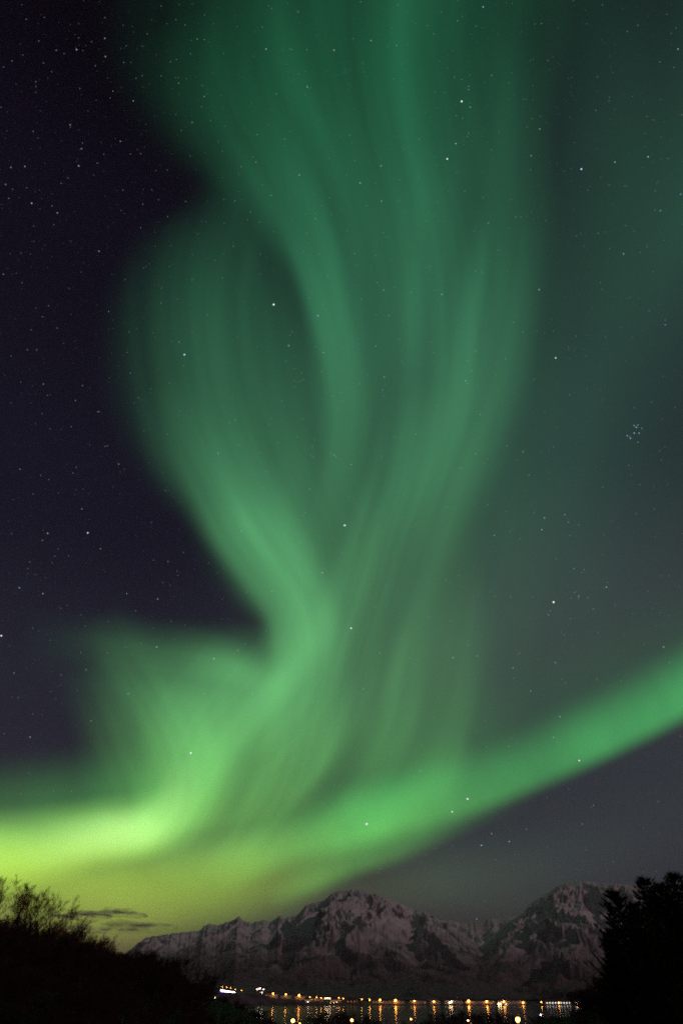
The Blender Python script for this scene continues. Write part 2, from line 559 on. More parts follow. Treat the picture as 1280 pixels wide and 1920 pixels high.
# ------------------------------------------------------------------ aurora: curtains of glowing air far above
def aurora_mat(name, stops, ray=0.35, fx=2.0, fy=0.18, p=2.0):
    m, t = mat_new(name)
    uv = N(t, 'ShaderNodeUVMap', uv_map='across')
    su = N(t, 'ShaderNodeSeparateXYZ')
    L(t, uv.outputs[0], su.inputs[0])
    sq = N(t, 'ShaderNodeMath', operation='MULTIPLY')
    L(t, su.outputs['X'], sq.inputs[0]); L(t, su.outputs['X'], sq.inputs[1])
    inv = N(t, 'ShaderNodeMath', operation='SUBTRACT', use_clamp=True)
    inv.inputs[0].default_value = 1.0
    L(t, sq.outputs[0], inv.inputs[1])
    pw = N(t, 'ShaderNodeMath', operation='POWER')
    L(t, inv.outputs[0], pw.inputs[0]); pw.inputs[1].default_value = p
    at_ = N(t, 'ShaderNodeAttribute', attribute_name='glow')
    m1 = N(t, 'ShaderNodeMath', operation='MULTIPLY')
    L(t, pw.outputs[0], m1.inputs[0]); L(t, at_.outputs['Fac'], m1.inputs[1])
    uv2 = N(t, 'ShaderNodeUVMap', uv_map='rays')
    mp = N(t, 'ShaderNodeMapping')
    mp.inputs['Scale'].default_value = (fx, fy, 1)
    L(t, uv2.outputs[0], mp.inputs[0])
    no = N(t, 'ShaderNodeTexNoise')
    no.inputs['Scale'].default_value = 1.0
    no.inputs['Detail'].default_value = 2.5
    no.inputs['Roughness'].default_value = 0.45
    L(t, mp.outputs[0], no.inputs['Vector'])
    mr = N(t, 'ShaderNodeMapRange')
    mr.inputs['From Min'].default_value = 0.3
    mr.inputs['From Max'].default_value = 0.7
    mr.inputs['To Min'].default_value = 1 - ray
    mr.inputs['To Max'].default_value = 1 + ray
    L(t, no.outputs['Fac'], mr.inputs['Value'])
    m2 = N(t, 'ShaderNodeMath', operation='MULTIPLY')
    L(t, m1.outputs[0], m2.inputs[0]); L(t, mr.outputs[0], m2.inputs[1])
    geo = N(t, 'ShaderNodeNewGeometry')
    nm = N(t, 'ShaderNodeVectorMath', operation='NORMALIZE')
    L(t, geo.outputs['Position'], nm.inputs[0])
    sz = N(t, 'ShaderNodeSeparateXYZ')
    L(t, nm.outputs[0], sz.inputs[0])
    r = ramp(t, stops, 'LINEAR')
    L(t, sz.outputs['Z'], r.inputs[0])
    e = N(t, 'ShaderNodeEmission')
    L(t, r.outputs[0], e.inputs['Color'])
    L(t, m2.outputs[0], e.inputs['Strength'])
    tr = N(t, 'ShaderNodeBsdfTransparent')
    ad = N(t, 'ShaderNodeAddShader')
    L(t, e.outputs[0], ad.inputs[0]); L(t, tr.outputs[0], ad.inputs[1])
    o = N(t, 'ShaderNodeOutputMaterial')
    L(t, ad.outputs[0], o.inputs['Surface'])
    m.cycles.emission_sampling = 'NONE'
    return m


GREEN = [(0.06, (0.42, 1.0, 0.13, 1)), (0.20, (0.30, 1.0, 0.18, 1)), (0.34, (0.26, 1.0, 0.29, 1)), (0.55, (0.24, 1.0, 0.37, 1)), (0.75, (0.19, 1.0, 0.45, 1)), (0.93, (0.10, 1.0, 0.42, 1))]
AUR = {
    'soft': aurora_mat('aurora_soft_green', GREEN, 0.26, 1.8, 0.10, 2.8),
    'ray': aurora_mat('aurora_rayed_green', GREEN, 0.38, 3.6, 0.10, 2.6),
    'arc': aurora_mat('aurora_arc_green', [(0.05, (0.36, 1.0, 0.10, 1)), (0.16, (0.24, 1.0, 0.16, 1)), (0.24, (0.13, 1.0, 0.21, 1)), (0.40, (0.09, 1.0, 0.24, 1))], 0.13, 0.30, 1.0, 2.8),
    'yellow': aurora_mat('aurora_low_yellow_green', [(0.04, (0.80, 1.0, 0.05, 1)), (0.11, (0.60, 1.0, 0.06, 1)), (0.17, (0.46, 1.0, 0.16, 1)), (0.28, (0.36, 1.0, 0.22, 1))], 0.12, 0.7, 0.2),
    'hot': aurora_mat('aurora_pale_core', [(0.1, (0.70, 1.0, 0.34, 1)), (0.3, (0.55, 1.0, 0.42, 1))], 0.15, 1.2, 0.4),
    'low': aurora_mat('aurora_low_olive', [(0.04, (0.75, 1.0, 0.16, 1)), (0.2, (0.55, 1.0, 0.25, 1))], 0.15, 0.6, 0.3),
    'veil': aurora_mat('aurora_grey_veil', [(0.1, (0.45, 1.0, 0.62, 1)), (0.5, (0.32, 1.0, 0.62, 1)), (0.9, (0.14, 1.0, 0.5, 1))], 0.25, 0.5, 0.1),
}


def catmull(P, n):
    P = np.asarray(P, float)
    Q = np.vstack([2 * P[0] - P[1], P, 2 * P[-1] - P[-2]])
    out = []
    segs = len(P) - 1
    for s in np.linspace(0, segs - 1e-6, n):
        i = int(s); f = s - i
        p0, p1, p2, p3 = Q[i], Q[i + 1], Q[i + 2], Q[i + 3]
        out.append(0.5 * ((2 * p1) + (-p0 + p2) * f + (2 * p0 - 5 * p1 + 4 * p2 - p3) * f * f + (-p0 + 3 * p1 - 3 * p2 + p3) * f ** 3))
    return np.array(out)


def curtain(name, parent, mat, pts, R, seed=0.0, gain=1.0):
    """pts: (azimuth px, row, width to the left of travel, width to the right of travel, brightness) along the foot of the curtain"""
    n = max(40, 12 * len(pts))
    Q = catmull(pts, n)
    Q[:, 2:4] = np.maximum(Q[:, 2:4], 8)
    Q[:, 4] = np.maximum(Q[:, 4], 0) * gain
    d = np.gradient(Q[:, :2], axis=0)
    for _ in range(3):
        d[1:-1] = (d[:-2] + d[1:-1] * 2 + d[2:]) / 4
    d /= np.linalg.norm(d, axis=1)[:, None]
    nl = np.stack([d[:, 1], -d[:, 0]], 1)          # left of travel (rows grow downwards)
    s = np.concatenate([[0], np.cumsum(np.linalg.norm(np.diff(Q[:, :2], axis=0), axis=1))])
    u = np.linspace(-1, 1, 29)
    U = np.repeat(u[None, :], n, 0)
    w = np.where(U < 0, -U * Q[:, 2:3], -U * Q[:, 3:4])        # signed offset, + is left
    A = Q[:, None, :2] + nl[:, None, :] * w[:, :, None]
    D = direction(A[:, :, 0], A[:, :, 1])
    D[:, :, 2] = np.maximum(D[:, :, 2], 0.012)
    Rv = R * (1 + 0.06 * np.sin(s / 180.0 + seed))[:, None, None]
    P = np.array(EYE) + D * Rv - np.array(parent.location)
    o = grid_mesh(name, P, mat, parent=parent)
    me = o.data
    li = np.empty(len(me.loops), np.int32)
    me.loops.foreach_get('vertex_index', li)
    a = me.uv_layers.new(name='across')
    arr = np.stack([U.ravel()[li], (s / s[-1])[:, None].repeat(29, 1).ravel()[li]], 1)
    a.data.foreach_set('uv', arr.astype(np.float32).ravel())
    b = me.uv_layers.new(name='rays')
    arr = np.stack([w.ravel()[li] / 100 + seed * 3.7, (s / 100)[:, None].repeat(29, 1).ravel()[li] + seed], 1)
    b.data.foreach_set('uv', arr.astype(np.float32).ravel())
    g = me.attributes.new('glow', 'FLOAT', 'POINT')
    g.data.foreach_set('value', Q[:, 4:5].repeat(29, 1).ravel().astype(np.float32))
    return o


plume = empty('aurora', tuple(at(450, 1600, 45000)))
tag(plume, 'tall green aurora plume fanning from the low glow up to the top of the sky', 'aurora')
arc = empty('aurora', tuple(at(700, 1540, 52000)))
tag(arc, 'bright low aurora band slanting from the yellow-green left up to the right edge', 'aurora')
veil = empty('aurora', tuple(at(1150, 700, 60000)))
tag(veil, 'faint grey-green aurora veil over the starry right of the sky', 'aurora')

# travel is downwards: left of travel is the picture's right; so (.., right width, left width, ..)
PL = [
    # broad body of the plume
    ('soft', [(660, -160, 340, 330, .045), (660, 60, 340, 300, .058), (700, 260, 320, 250, .066), (750, 460, 300, 235, .075), (765, 640, 290, 220, .080), (750, 800, 260, 200, .085),
              (720, 930, 220, 190, .085), (680, 1050, 200, 180, .085), (640, 1180, 200, 150, .08), (610, 1320, 190, 150, .055), (580, 1450, 170, 140, .0)]),
    ('soft', [(500, -140, 260, 210, .012), (450, 40, 250, 260, .020), (450, 190, 240, 190, .024), (520, 320, 200, 100, .018), (560, 430, 150, 50, .0)]),
    # inner column with the crisp left edge
    ('soft', [(360, 20, 240, 200, .0), (420, 180, 200, 150, .026), (500, 320, 160, 100, .050), (565, 450, 125, 64, .078), (605, 560, 95, 50, .095), (635, 670, 85, 48, .095),
             (648, 780, 75, 50, .085), (645, 890, 65, 50, .050), (640, 1000, 60, 50, .0)]),
    # column at the top
    ('soft', [(800, -160, 130, 140, .050), (785, 0, 130, 130, .055), (775, 120, 130, 130, .050), (790, 250, 105, 150, .048), (815, 370, 70, 150, .062), (812, 470, 70, 140, .055), (798, 600, 80, 120, .040), (785, 740, 80, 100, .0)]),
    ('soft', [(960, -140, 140, 120, .026), (945, 80, 130, 120, .028), (920, 260, 100, 100, .02), (900, 400, 80, 80, .0)]),
    # narrow bright ray
    ('soft', [(915, 380, 22, 50, .0), (903, 470, 22, 44, .020), (890, 560, 20, 46, .040), (877, 650, 22, 50, .036), (860, 740, 30, 55, .018), (840, 830, 30, 60, .0)]),
    ('soft', [(770, 480, 40, 50, .0), (760, 580, 45, 55, .018), (748, 680, 45, 55, .02), (735, 780, 40, 55, .0)]),
    # right edge of the fan
    ('soft', [(990, 60, 60, 140, .0), (985, 250, 60, 140, .020), (975, 430, 66, 150, .034), (955, 590, 68, 150, .048), (925, 720, 75, 150, .056), (880, 840, 80, 140, .066),
             (835, 950, 75, 125, .072), (795, 1060, 70, 110, .062), (755, 1170, 75, 100, .045), (700, 1290, 75, 100, .02), (660, 1380, 60, 80, .0)]),
    # ray in the middle
    ('ray', [(790, 700, 70, 70, .0), (765, 800, 65, 65, .040), (742, 900, 65, 70, .060), (708, 1000, 65, 70, .080), (688, 1080, 70, 70, .08), (655, 1180, 75, 75, .06), (620, 1300, 75, 75, .0)]),
    # left lobe
    ('soft', [(450, 300, 60, 60, .0), (430, 400, 110, 95, .022), (405, 500, 150, 165, .052), (400, 600, 190, 200, .076), (415, 720, 220, 205, .092), (445, 830, 220, 180, .105), (490, 940, 200, 130, .11), (540, 1050, 170, 95, .10), (580, 1160, 130, 78, .08), (590, 1280, 110, 80, .0)]),
    # faint light filling the gap between lobe and column
    ('soft', [(440, 250, 80, 100, .0), (480, 350, 90, 110, .018), (510, 450, 90, 110, .024), (535, 560, 100, 120, .028), (550, 680, 100, 130, .036), (560, 800, 110, 140, .045), (580, 920, 120, 140, .050), (600, 1040, 120, 120, .03), (610, 1160, 110, 100, .0)]),
    # bright band along its foot
    ('soft', [(290, 720, 80, 60, .0), (345, 830, 120, 80, .050), (395, 920, 125, 66, .120), (440, 1000, 130, 64, .225), (495, 1075, 125, 72, .235), (540, 1150, 110, 64, .22), (555, 1240, 110, 75, .19), (530, 1330, 110, 90, .13), (470, 1430, 110, 100, .0)]),
    # trunk
    ('soft', [(600, 1120, 90, 80, .0), (570, 1220, 130, 110, .090), (500, 1310, 180, 190, .230), (430, 1390, 200, 180, .320), (390, 1470, 190, 150, .340), (345, 1555, 160, 110, .27), (280, 1640, 120, 80, .0)]),
    ('soft', [(560, 1240, 150, 160, .0), (520, 1340, 160, 170, .06), (490, 1430, 160, 160, .09), (450, 1520, 150, 130, .07), (390, 1600, 120, 90, .0)]),
    ('ray', [(620, 1230, 60, 60, .0), (600, 1340, 60, 60, .050), (575, 1440, 60, 60, .070), (530, 1530, 55, 50, .07), (460, 1600, 50, 45, .06), (380, 1650, 50, 45, .0)]),
    ('ray', [(540, 1340, 50, 45, .0), (520, 1430, 50, 45, .06), (480, 1510, 45, 40, .07), (420, 1580, 45, 40, .06), (350, 1625, 45, 40, .0)]),
    # left fold
    ('soft', [(40, 1200, 70, 70, .0), (140, 1210, 65, 90, .018), (250, 1225, 70, 110, .055), (350, 1240, 70, 120, .095), (430, 1255, 60, 110, .150), (485, 1275, 50, 90, .08), (540, 1300, 50, 80, .0)]),
    ('soft', [(180, 1150, 60, 60, .0), (232, 1240, 90, 55, .050), (285, 1320, 110, 65, .160), (325, 1400, 100, 75, .240), (338, 1470, 80, 90, .27), (320, 1530, 60, 90, .26), (265, 1580, 50, 70, .20), (180, 1610, 50, 50, .0)]),
    ('soft', [(150, 1250, 70, 60, .0), (185, 1340, 80, 60, .050), (215, 1420, 80, 70, .080), (245, 1500, 80, 75, .11), (265, 1570, 60, 65, .0)]),
    # haze of light right of the trunk
    ('soft', [(960, 820, 160, 140, .0), (920, 960, 190, 160, .020), (880, 1100, 200, 170, .030), (850, 1240, 200, 180, .036), (815, 1370, 190, 190, .048), (770, 1480, 120, 180, .06), (700, 1570, 100, 140, .0)]),
    # thin rays falling towards the arc
    ('soft', [(885, 940, 40, 80, .0), (884, 1100, 36, 90, .008), (876, 1250, 34, 110, .016), (862, 1360, 34, 120, .032), (840, 1450, 40, 120, .055), (800, 1520, 50, 100, .0)]),
    ('ray', [(800, 1080, 50, 60, .0), (775, 1200, 50, 70, .022), (735, 1320, 55, 90, .030), (690, 1420, 60, 90, .045), (620, 1510, 60, 70, .05), (520, 1590, 50, 50, .0)]),
]
# fine rays that follow the folds: interpolated between a left and a right guide line
def guide(pts, row):
    return np.interp(row, [p_[0] for p_ in pts], [p_[1] for p_ in pts])


FAN_L = [(-150, 330), (0, 360), (150, 410), (250, 470), (350, 520), (450, 560), (550, 590), (650, 605), (750, 615), (850, 612), (950, 600), (1050, 580), (1150, 560), (1250, 530), (1350, 490), (1450, 430), (1560, 350), (1640, 290)]
FAN_R = [(-150, 1030), (0, 1020), (250, 1015), (450, 1005), (550, 990), (650, 970), (750, 940), (850, 900), (950, 862), (1050, 835), (1150, 815), (1250, 800), (1350, 785), (1450, 745), (1540, 660), (1640, 520)]
LOB_L = [(400, 390), (480, 330), (570, 280), (680, 258), (780, 265), (880, 295), (980, 340), (1060, 395), (1120, 445), (1200, 488), (1300, 480), (1420, 420)]
LOB_R = [(400, 480), (570, 560), (780, 600), (980, 600), (1200, 610), (1300, 600), (1420, 550)]
FLA_L = [(1200, 130), (1300, 170), (1400, 205), (1500, 245), (1560, 255), (1610, 215)]
FLA_R = [(1200, 470), (1300, 480), (1400, 455), (1500, 420), (1560, 390), (1610, 330)]
rA = random.Random(21)


def rays(n, gl, gr, lo, hi, lmin, lmax, w0, w1, b0, b1):
    for _ in range(n):
        a_ = rA.random()
        ln_ = rA.uniform(lmin, lmax)
        r0_ = rA.uniform(lo, max(lo + 1, hi - ln_))
        w_ = rA.uniform(w0, w1)
        bb = rA.uniform(b0, b1)
        pts = []
        for q_ in np.linspace(0, 1, 9):
            row = r0_ + ln_ * q_
            x_ = guide(gl, row) * (1 - a_) + guide(gr, row) * a_
            pts.append((x_, row, w_ * (1 + .4 * math.sin(3 * q_)), w_ * 1.8, bb * math.sin(math.pi * q_) ** 1.5 * (0.6 + 1.0 * min(max(row, 0) / 1500, 1))))
        PL.append(('soft', pts))


rays(22, FAN_L, FAN_R, -120, 1100, 350, 800, 16, 46, .008, .024)
rays(16, FAN_L, FAN_R, 950, 1640, 260, 480, 13, 36, .014, .036)
rays(9, [(900, 930), (1100, 900), (1300, 885), (1480, 860), (1560, 800)], [(900, 840), (1100, 790), (1300, 740), (1480, 650), (1560, 560)], 950, 1560, 260, 480, 30, 60, .006, .016)
rays(8, LOB_L, LOB_R, 420, 1300, 300, 600, 26, 60, .006, .015)
rays(10, FLA_L, FLA_R, 1200, 1610, 200, 330, 18, 44, .02, .05)
for i, (k, pts) in enumerate(PL):
    pts = [(a_, b_, c_ * 1.24, d_ * 1.24, e_) for a_, b_, c_, d_, e_ in pts]      # long soft tails
    curtain('curtain', plume, AUR[k], pts, 40000 + 110 * i, i * 1.37)
# travel is to the right: left of travel is upwards
AR = [
    ('arc', [(400, 1660, 60, 40, .0), (500, 1612, 90, 50, .20), (600, 1578, 100, 56, .36), (690, 1550, 112, 62, .52), (780, 1525, 110, 60, .37), (880, 1503, 116, 46, .25), (980, 1464, 118, 45, .26),
             (1080, 1420, 122, 45, .285), (1180, 1373, 126, 45, .32), (1280, 1322, 130, 46, .34), (1400, 1257, 134, 48, .34)]),
    ('arc', [(540, 1570, 150, 120, .0), (680, 1500, 180, 110, .07), (830, 1450, 190, 100, .07), (1000, 1385, 190, 110, .040), (1150, 1315, 200, 115, .035), (1300, 1245, 200, 120, .03), (1420, 1180, 200, 120, .03)]),
    ('arc', [(690, 1560, 70, 40, .0), (740, 1515, 90, 60, .08), (800, 1470, 90, 80, .09), (850, 1430, 80, 80, .04), (890, 1390, 70, 70, .0)]),
    ('arc', [(505, 1696, 40, 24, .0), (545, 1672, 54, 34, .13), (605, 1644, 66, 40, .25), (660, 1618, 76, 42, .26), (740, 1590, 80, 44, .23), (820, 1556, 65, 42, .12), (920, 1512, 60, 45, .04), (1000, 1480, 50, 45, .0)]),
    ('hot', [(20, 1612, 60, 50, .0), (110, 1588, 62, 52, .16), (200, 1570, 62, 50, .40), (265, 1560, 62, 48, .42), (310, 1530, 56, 56, .22), (338, 1480, 50, 60, .12), (345, 1420, 50, 60, .0)]),
    # the bright left end and the yellow glow under it
    ('yellow', [(-220, 1612, 110, 100, .66), (-60, 1604, 100, 95, .66), (60, 1590, 88, 85, .66), (180, 1572, 86, 70, .74), (265, 1562, 88, 62, .62), (335, 1545, 90, 60, .28), (420, 1515, 80, 60, .06), (490, 1480, 70, 60, .0)]),
    ('yellow', [(-240, 1640, 120, 140, .50), (-60, 1645, 120, 140, .60), (80, 1655, 110, 150, .62), (220, 1660, 105, 150, .58), (350, 1650, 95, 135, .50), (450, 1626, 80, 135, .40), (550, 1604, 80, 115, .20), (660, 1560, 60, 60, .0)]),
    ('arc', [(-240, 1560, 150, 80, .12), (-40, 1550, 150, 80, .15), (120, 1532, 150, 80, .17), (240, 1512, 150, 80, .15), (350, 1490, 140, 80, .0)]),
]
for i, (k, pts) in enumerate(AR):
    curtain('curtain', arc, AUR[k], pts, 50000 + 700 * i, 20 + i * 1.61)
VE = [
    ('veil', [(1400, -120, 280, 320, .018), (1350, 150, 280, 300, .030), (1290, 340, 280, 290, .044), (1200, 520, 280, 260, .036), (1130, 740, 280, 220, .026), (1100, 960, 280, 200, .022), (1080, 1160, 280, 190, .014), (1060, 1330, 260, 180, .0)]),
    ('veil', [(1010, 620, 200, 120, .0), (1000, 780, 230, 130, .014), (960, 940, 250, 130, .022), (940, 1100, 260, 120, .020), (930, 1260, 260, 120, .014), (920, 1400, 220, 120, .0)]),
    ('veil', [(1080, -100, 160, 140, .018), (1110, 150, 160, 160, .018), (1090, 400, 160, 140, .014), (1050, 620, 150, 120, .012), (980, 900, 150, 120, .008), (920, 1100, 130, 110, .0)]),
    ('low', [(60, 1715, 80, 80, .0), (250, 1712, 80, 80, .05), (420, 1700, 90, 80, .09), (560, 1688, 90, 80, .085), (700, 1672, 100, 80, .05), (860, 1660, 110, 90, .03), (1050, 1640, 120, 100, .012), (1250, 1600, 110, 100, .0)]),
    ('veil', [(700, 1650, 100, 90, .0), (820, 1650, 130, 90, .022), (960, 1640, 140, 110, .018), (1120, 1600, 140, 110, .012), (1340, 1540, 140, 110, .008)]),
]
for i, (k, pts) in enumerate(VE):
    curtain('curtain', veil, AUR[k], pts, 58000 + 700 * i, 40 + i * 1.23)

# ------------------------------------------------------------------ stars
STARS = [(197,33),(148,71),(172,78),(197,72),(106,94),(144,93),(198,106),(232,117),(267,142),(302,142),(370,73),(335,156),(379,160),(383,181),(395,226),(361,229),(132,234),(63,246),
(226,265),(153,279),(148,311),(183,306),(128,334),(115,344),(21,314),(47,312),(11,346),(17,372),(60,381),(98,386),(264,427),(186,471),(108,399),(268,383),(357,292),(245,289),(264,288),
(195,289),(212,171),(150,166),(250,189),(596,592),(492,347),(508,366),(499,92),(547,93),(492,51),(559,22),(509,16),(575,93),(626,94),(482,252),(480,304),(576,163),(561,328),(204,584),
(108,615),(235,524),(303,540),(302,568),(360,525),(487,417),(591,410),(7,514),(64,424),(676,3),(905,13),(857,39),(892,49),(1014,44),(695,76),(743,85),(921,141),(878,162),(878,168),
(881,201),(855,217),(867,222),(878,250),(875,256),(854,269),(1011,242),(995,292),(994,319),(1119,144),(1212,218),(1224,225),(1270,92),(1214,294),(1152,304),(1141,347),(1101,357),(1275,364),
(1237,395),(915,418),(904,512),(714,311),(715,377),(747,377),(718,437),(675,343),(729,592),(719,544),(677,561),(828,552),(962,604),(1010,543),(980,622),(1079,630),(1168,476),(1246,609),
(336,641),(606,661),(568,712),(568,785),(431,792),(441,787),(449,834),(409,850),(82,720),(155,723),(142,751),(184,772),(134,800),(202,836),(223,870),(137,887),(38,880),(63,926),(110,924),
(154,954),(189,1029),(90,1000),(80,1013),(315,1053),(391,1056),(452,996),(37,1102),(81,1113),(238,1113),(296,1123),(62,1178),(95,1200),(265,1206),(294,1213),(499,1183),(446,1220),(401,1235),
(510,1109),(567,1119),(604,1074),(582,853),(586,857),(620,850),(626,853),(630,856),(637,861),(580,917),(568,967),(541,648),(536,678),(552,691),(565,699),(704,649),(720,707),(717,731),(674,720),
(738,819),(658,871),(715,855),(779,814),(891,851),(864,878),(885,695),(872,714),(875,719),(900,777),(1021,773),(1043,801),(1037,838),(980,847),(991,891),(1129,913),(914,946),(926,1004),
(1001,961),(1020,971),(1058,965),(1065,979),(1084,984),(1015,993),(1042,1048),(1075,1066),(1094,1068),(1089,1073),(1079,1110),(1084,1122),(1101,1121),(1084,1118),(1070,1121),(1031,1145),
(1026,1151),(1028,1153),(1136,1101),(1111,1142),(1069,1160),(1120,1186),(957,1119),(927,1118),(835,1087),(844,1164),(704,1138),(746,1227),(712,1224),(894,1230),(849,1233),(973,1225),
(1243,1213),(27,1262),(62,1339),(57,1382),(162,1256),(101,1482),(134,1484),(171,1352),(241,1301),(383,1301),(321,1390),(335,1517),(525,1256),(531,1265),(473,1301),(549,1391),(961,1252),
(766,1233),(681,1292),(1040,1242),(1053,1274),(994,1296),(1049,1344),(1118,1272),(1254,1242),(1037,1383),(953,1400),(780,1434),(787,1445),(776,1455),(1108,1514),(1112,1510),(1091,1545),
(986,1555),(929,1612),(921,1563),(902,1585),(848,1586),(954,1578),(816,1590),(1233,1503),(1243,1642),(908,1689),(893,1723)]
CLUSTER = [(1188,798),(1195,797),(1192,801),(1202,803),(1188,812),(1197,812),(1180,819),(1181,822),(1195,829),(1175,817)]
BRIGHT = [(513, 571, 1.9, 'brightest bluish white star, beside the dark gap left of the tall plume'),
          (865, 190, 1.7, 'bright star near the top above a small bunch of faint stars'),
          (838, 298, 1.5, 'bright blue-white star on the right rim of the upper green column'),
          (1089, 317, 1.7, 'bright bluish star in the dull upper right sky'),
          (1041, 671, 1.5, 'bright star just right of the fan edge of the aurora'),
          (346, 665, 1.7, 'bright star inside the left lobe of the aurora'),
          (165, 999, 1.5, 'bright lone star on the dark violet left of the lobe'),
          (646, 985, 1.7, 'bright star at the foot of the inner green column'),
          (658, 1178, 1.5, 'bright star over the narrow waist of the plume'),
          (1037, 1129, 2.0, 'bright warm white star beside the loose star cluster'),
          (3, 1192, 1.6, 'bright star at the very left edge of the sky'),
          (358, 1412, 1.7, 'bright star in the pale green trunk of the aurora'),
          (1085, 1426, 1.5, 'bright star on the lower edge of the right arm of the band'),
          (876, 1498, 1.8, 'bright star inside the green band, right of the middle'),
          (847, 1522, 1.5, 'star just below the bright one inside the green band'),
          (687, 1545, 2.0, 'bright star in the brightest part of the band above the summit')]
STAR_W = mat_emit('star_white', (0.85, 0.95, 1.0), 0.62, False)
STAR_B = mat_emit('star_bright', (0.90, 0.95, 1.0), 1.6, False)
STAR_BC = mat_emit('star_bright_blue', (0.62, 0.70, 1.0), 1.5, False)
STAR_C = mat_emit('star_blue', (0.46, 0.60, 1.0), 1.5, False)
STAR_Y = mat_emit('star_warm', (1.0, 0.90, 0.80), 1.6, False)
STAR_F = mat_emit('star_faint', (0.80, 0.92, 0.95), 0.40, False)


def ico():
    p = (1 + 5 ** 0.5) / 2
    v = np.array([(-1, p, 0), (1, p, 0), (-1, -p, 0), (1, -p, 0), (0, -1, p), (0, 1, p), (0, -1, -p), (0, 1, -p), (p, 0, -1), (p, 0, 1), (-p, 0, -1), (-p, 0, 1)]) / math.hypot(1, p)
    f = [(0, 11, 5), (0, 5, 1), (0, 1, 7), (0, 7, 10), (0, 10, 11), (1, 5, 9), (5, 11, 4), (11, 10, 2), (10, 7, 6), (7, 1, 8), (3, 9, 4), (3, 4, 2), (3, 2, 6), (3, 6, 8), (3, 8, 9), (4, 9, 5), (2, 4, 11), (6, 2, 10), (8, 6, 7), (9, 8, 1)]
    return v, f


IV, IF = ico()
STAR_R = 30000.0


def star_mesh(name, mat):
    me = bpy.data.meshes.new(name)
    me.from_pydata(IV.tolist(), [], IF)
    me.materials.append(mat)
    return me


SM = {k: star_mesh('star', m_) for k, m_ in (('w', STAR_W), ('b', STAR_B), ('c', STAR_C), ('y', STAR_Y), ('bc', STAR_BC))}


def star(px, py, rpx, mesh, label, group=None):
    o = bpy.data.objects.new('star', mesh)
    C.objects.link(o)
    d = direction(px, py)
    o.location = Vector(EYE) + Vector(d) * STAR_R
    s = rpx / math.sqrt(F * F + (px - 640) ** 2 + (py - 960) ** 2) * STAR_R
    o.scale = (s, s, s)
    tag(o, label, 'star', group)
    return o


for px, py, r, lab in BRIGHT:
    star(px, py, r * 0.84, SM['y'] if px == 1037 else (SM['bc'] if px in (1089, 1041, 346, 165) else SM['b']), lab)
for px, py in CLUSTER:
    star(px, py, random.uniform(.5, 1.15), SM['c'], 'small blue star in the tight little cluster at the right', 'stars of the small blue cluster')
for i, (px, py) in enumerate(STARS[:270]):
    star(px, py, 0.46 + 0.60 * random.random() ** 2.4, SM['w'] if random.random() < .85 else SM['c'], 'small white star, one of many pinpricks scattered over the night sky', 'small stars scattered over the sky')
fv, ff = [], []
rest = [(x, y) for x, y in STARS[270:]] + [(RNG.uniform(-20, 1300), RNG.uniform(-10, 1640) * (1 if RNG.random() < .5 else RNG.random() ** .3)) for _ in range(2100)]
for px, py in rest:
    d = direction(px, py)
    s = (0.26 + 0.42 * RNG.random() ** 3) / math.sqrt(F * F + (px - 640) ** 2 + (py - 960) ** 2) * STAR_R
    b0 = len(fv)
    c = np.array(EYE) + d * (STAR_R + 300)
    fv += (c + IV * s).tolist()
    ff += [tuple(b0 + i for i in f) for f in IF]
me = bpy.data.meshes.new('faint_stars')
me.from_pydata(fv, [], ff)
me.materials.append(STAR_F)
o = bpy.data.objects.new('faint_stars', me)
C.objects.link(o)
tag(o, 'countless faint stars dusted across the whole night sky', 'faint stars', None, 'stuff')

# ------------------------------------------------------------------ clouds low on the left
m, t = mat_new('thin_grey_cloud')
lw = N(t, 'ShaderNodeLayerWeight')
lw.inputs['Blend'].default_value = 0.35
co = N(t, 'ShaderNodeTexCoord')
no = N(t, 'ShaderNodeTexNoise')
no.inputs['Scale'].default_value = 0.0042
no.inputs['Detail'].default_value = 6
cmp_ = N(t, 'ShaderNodeMapping')
cmp_.inputs['Scale'].default_value = (0.45, 0.45, 1.6)
L(t, co.outputs['Object'], cmp_.inputs[0])
L(t, cmp_.outputs[0], no.inputs['Vector'])
mr = N(t, 'ShaderNodeMapRange', interpolation_type='SMOOTHSTEP')
mr.inputs['From Min'].default_value = 0.38
mr.inputs['From Max'].default_value = 0.62
L(t, no.outputs['Fac'], mr.inputs['Value'])
fa = N(t, 'ShaderNodeMath', operation='SUBTRACT', use_clamp=True)
fa.inputs[0].default_value = 1.0
L(t, lw.outputs['Facing'], fa.inputs[1])
pwn = N(t, 'ShaderNodeMath', operation='POWER')
L(t, fa.outputs[0], pwn.inputs[0]); pwn.inputs[1].default_value = 1.6
mu = N(t, 'ShaderNodeMath', operation='MULTIPLY', use_clamp=True)
L(t, pwn.outputs[0], mu.inputs[0]); L(t, mr.outputs[0], mu.inputs[1])
df = N(t, 'ShaderNodeBsdfDiffuse')
df.inputs['Color'].default_value = (0.45, 0.43, 0.45, 1)
tr = N(t, 'ShaderNodeBsdfTransparent')
ms = N(t, 'ShaderNodeMixShader')
L(t, mu.outputs[0], ms.inputs[0]); L(t, tr.outputs[0], ms.inputs[1]); L(t, df.outputs[0], ms.inputs[2])
o = N(t, 'ShaderNodeOutputMaterial')
L(t, ms.outputs[0], o.inputs['Surface'])
CLOUD = m


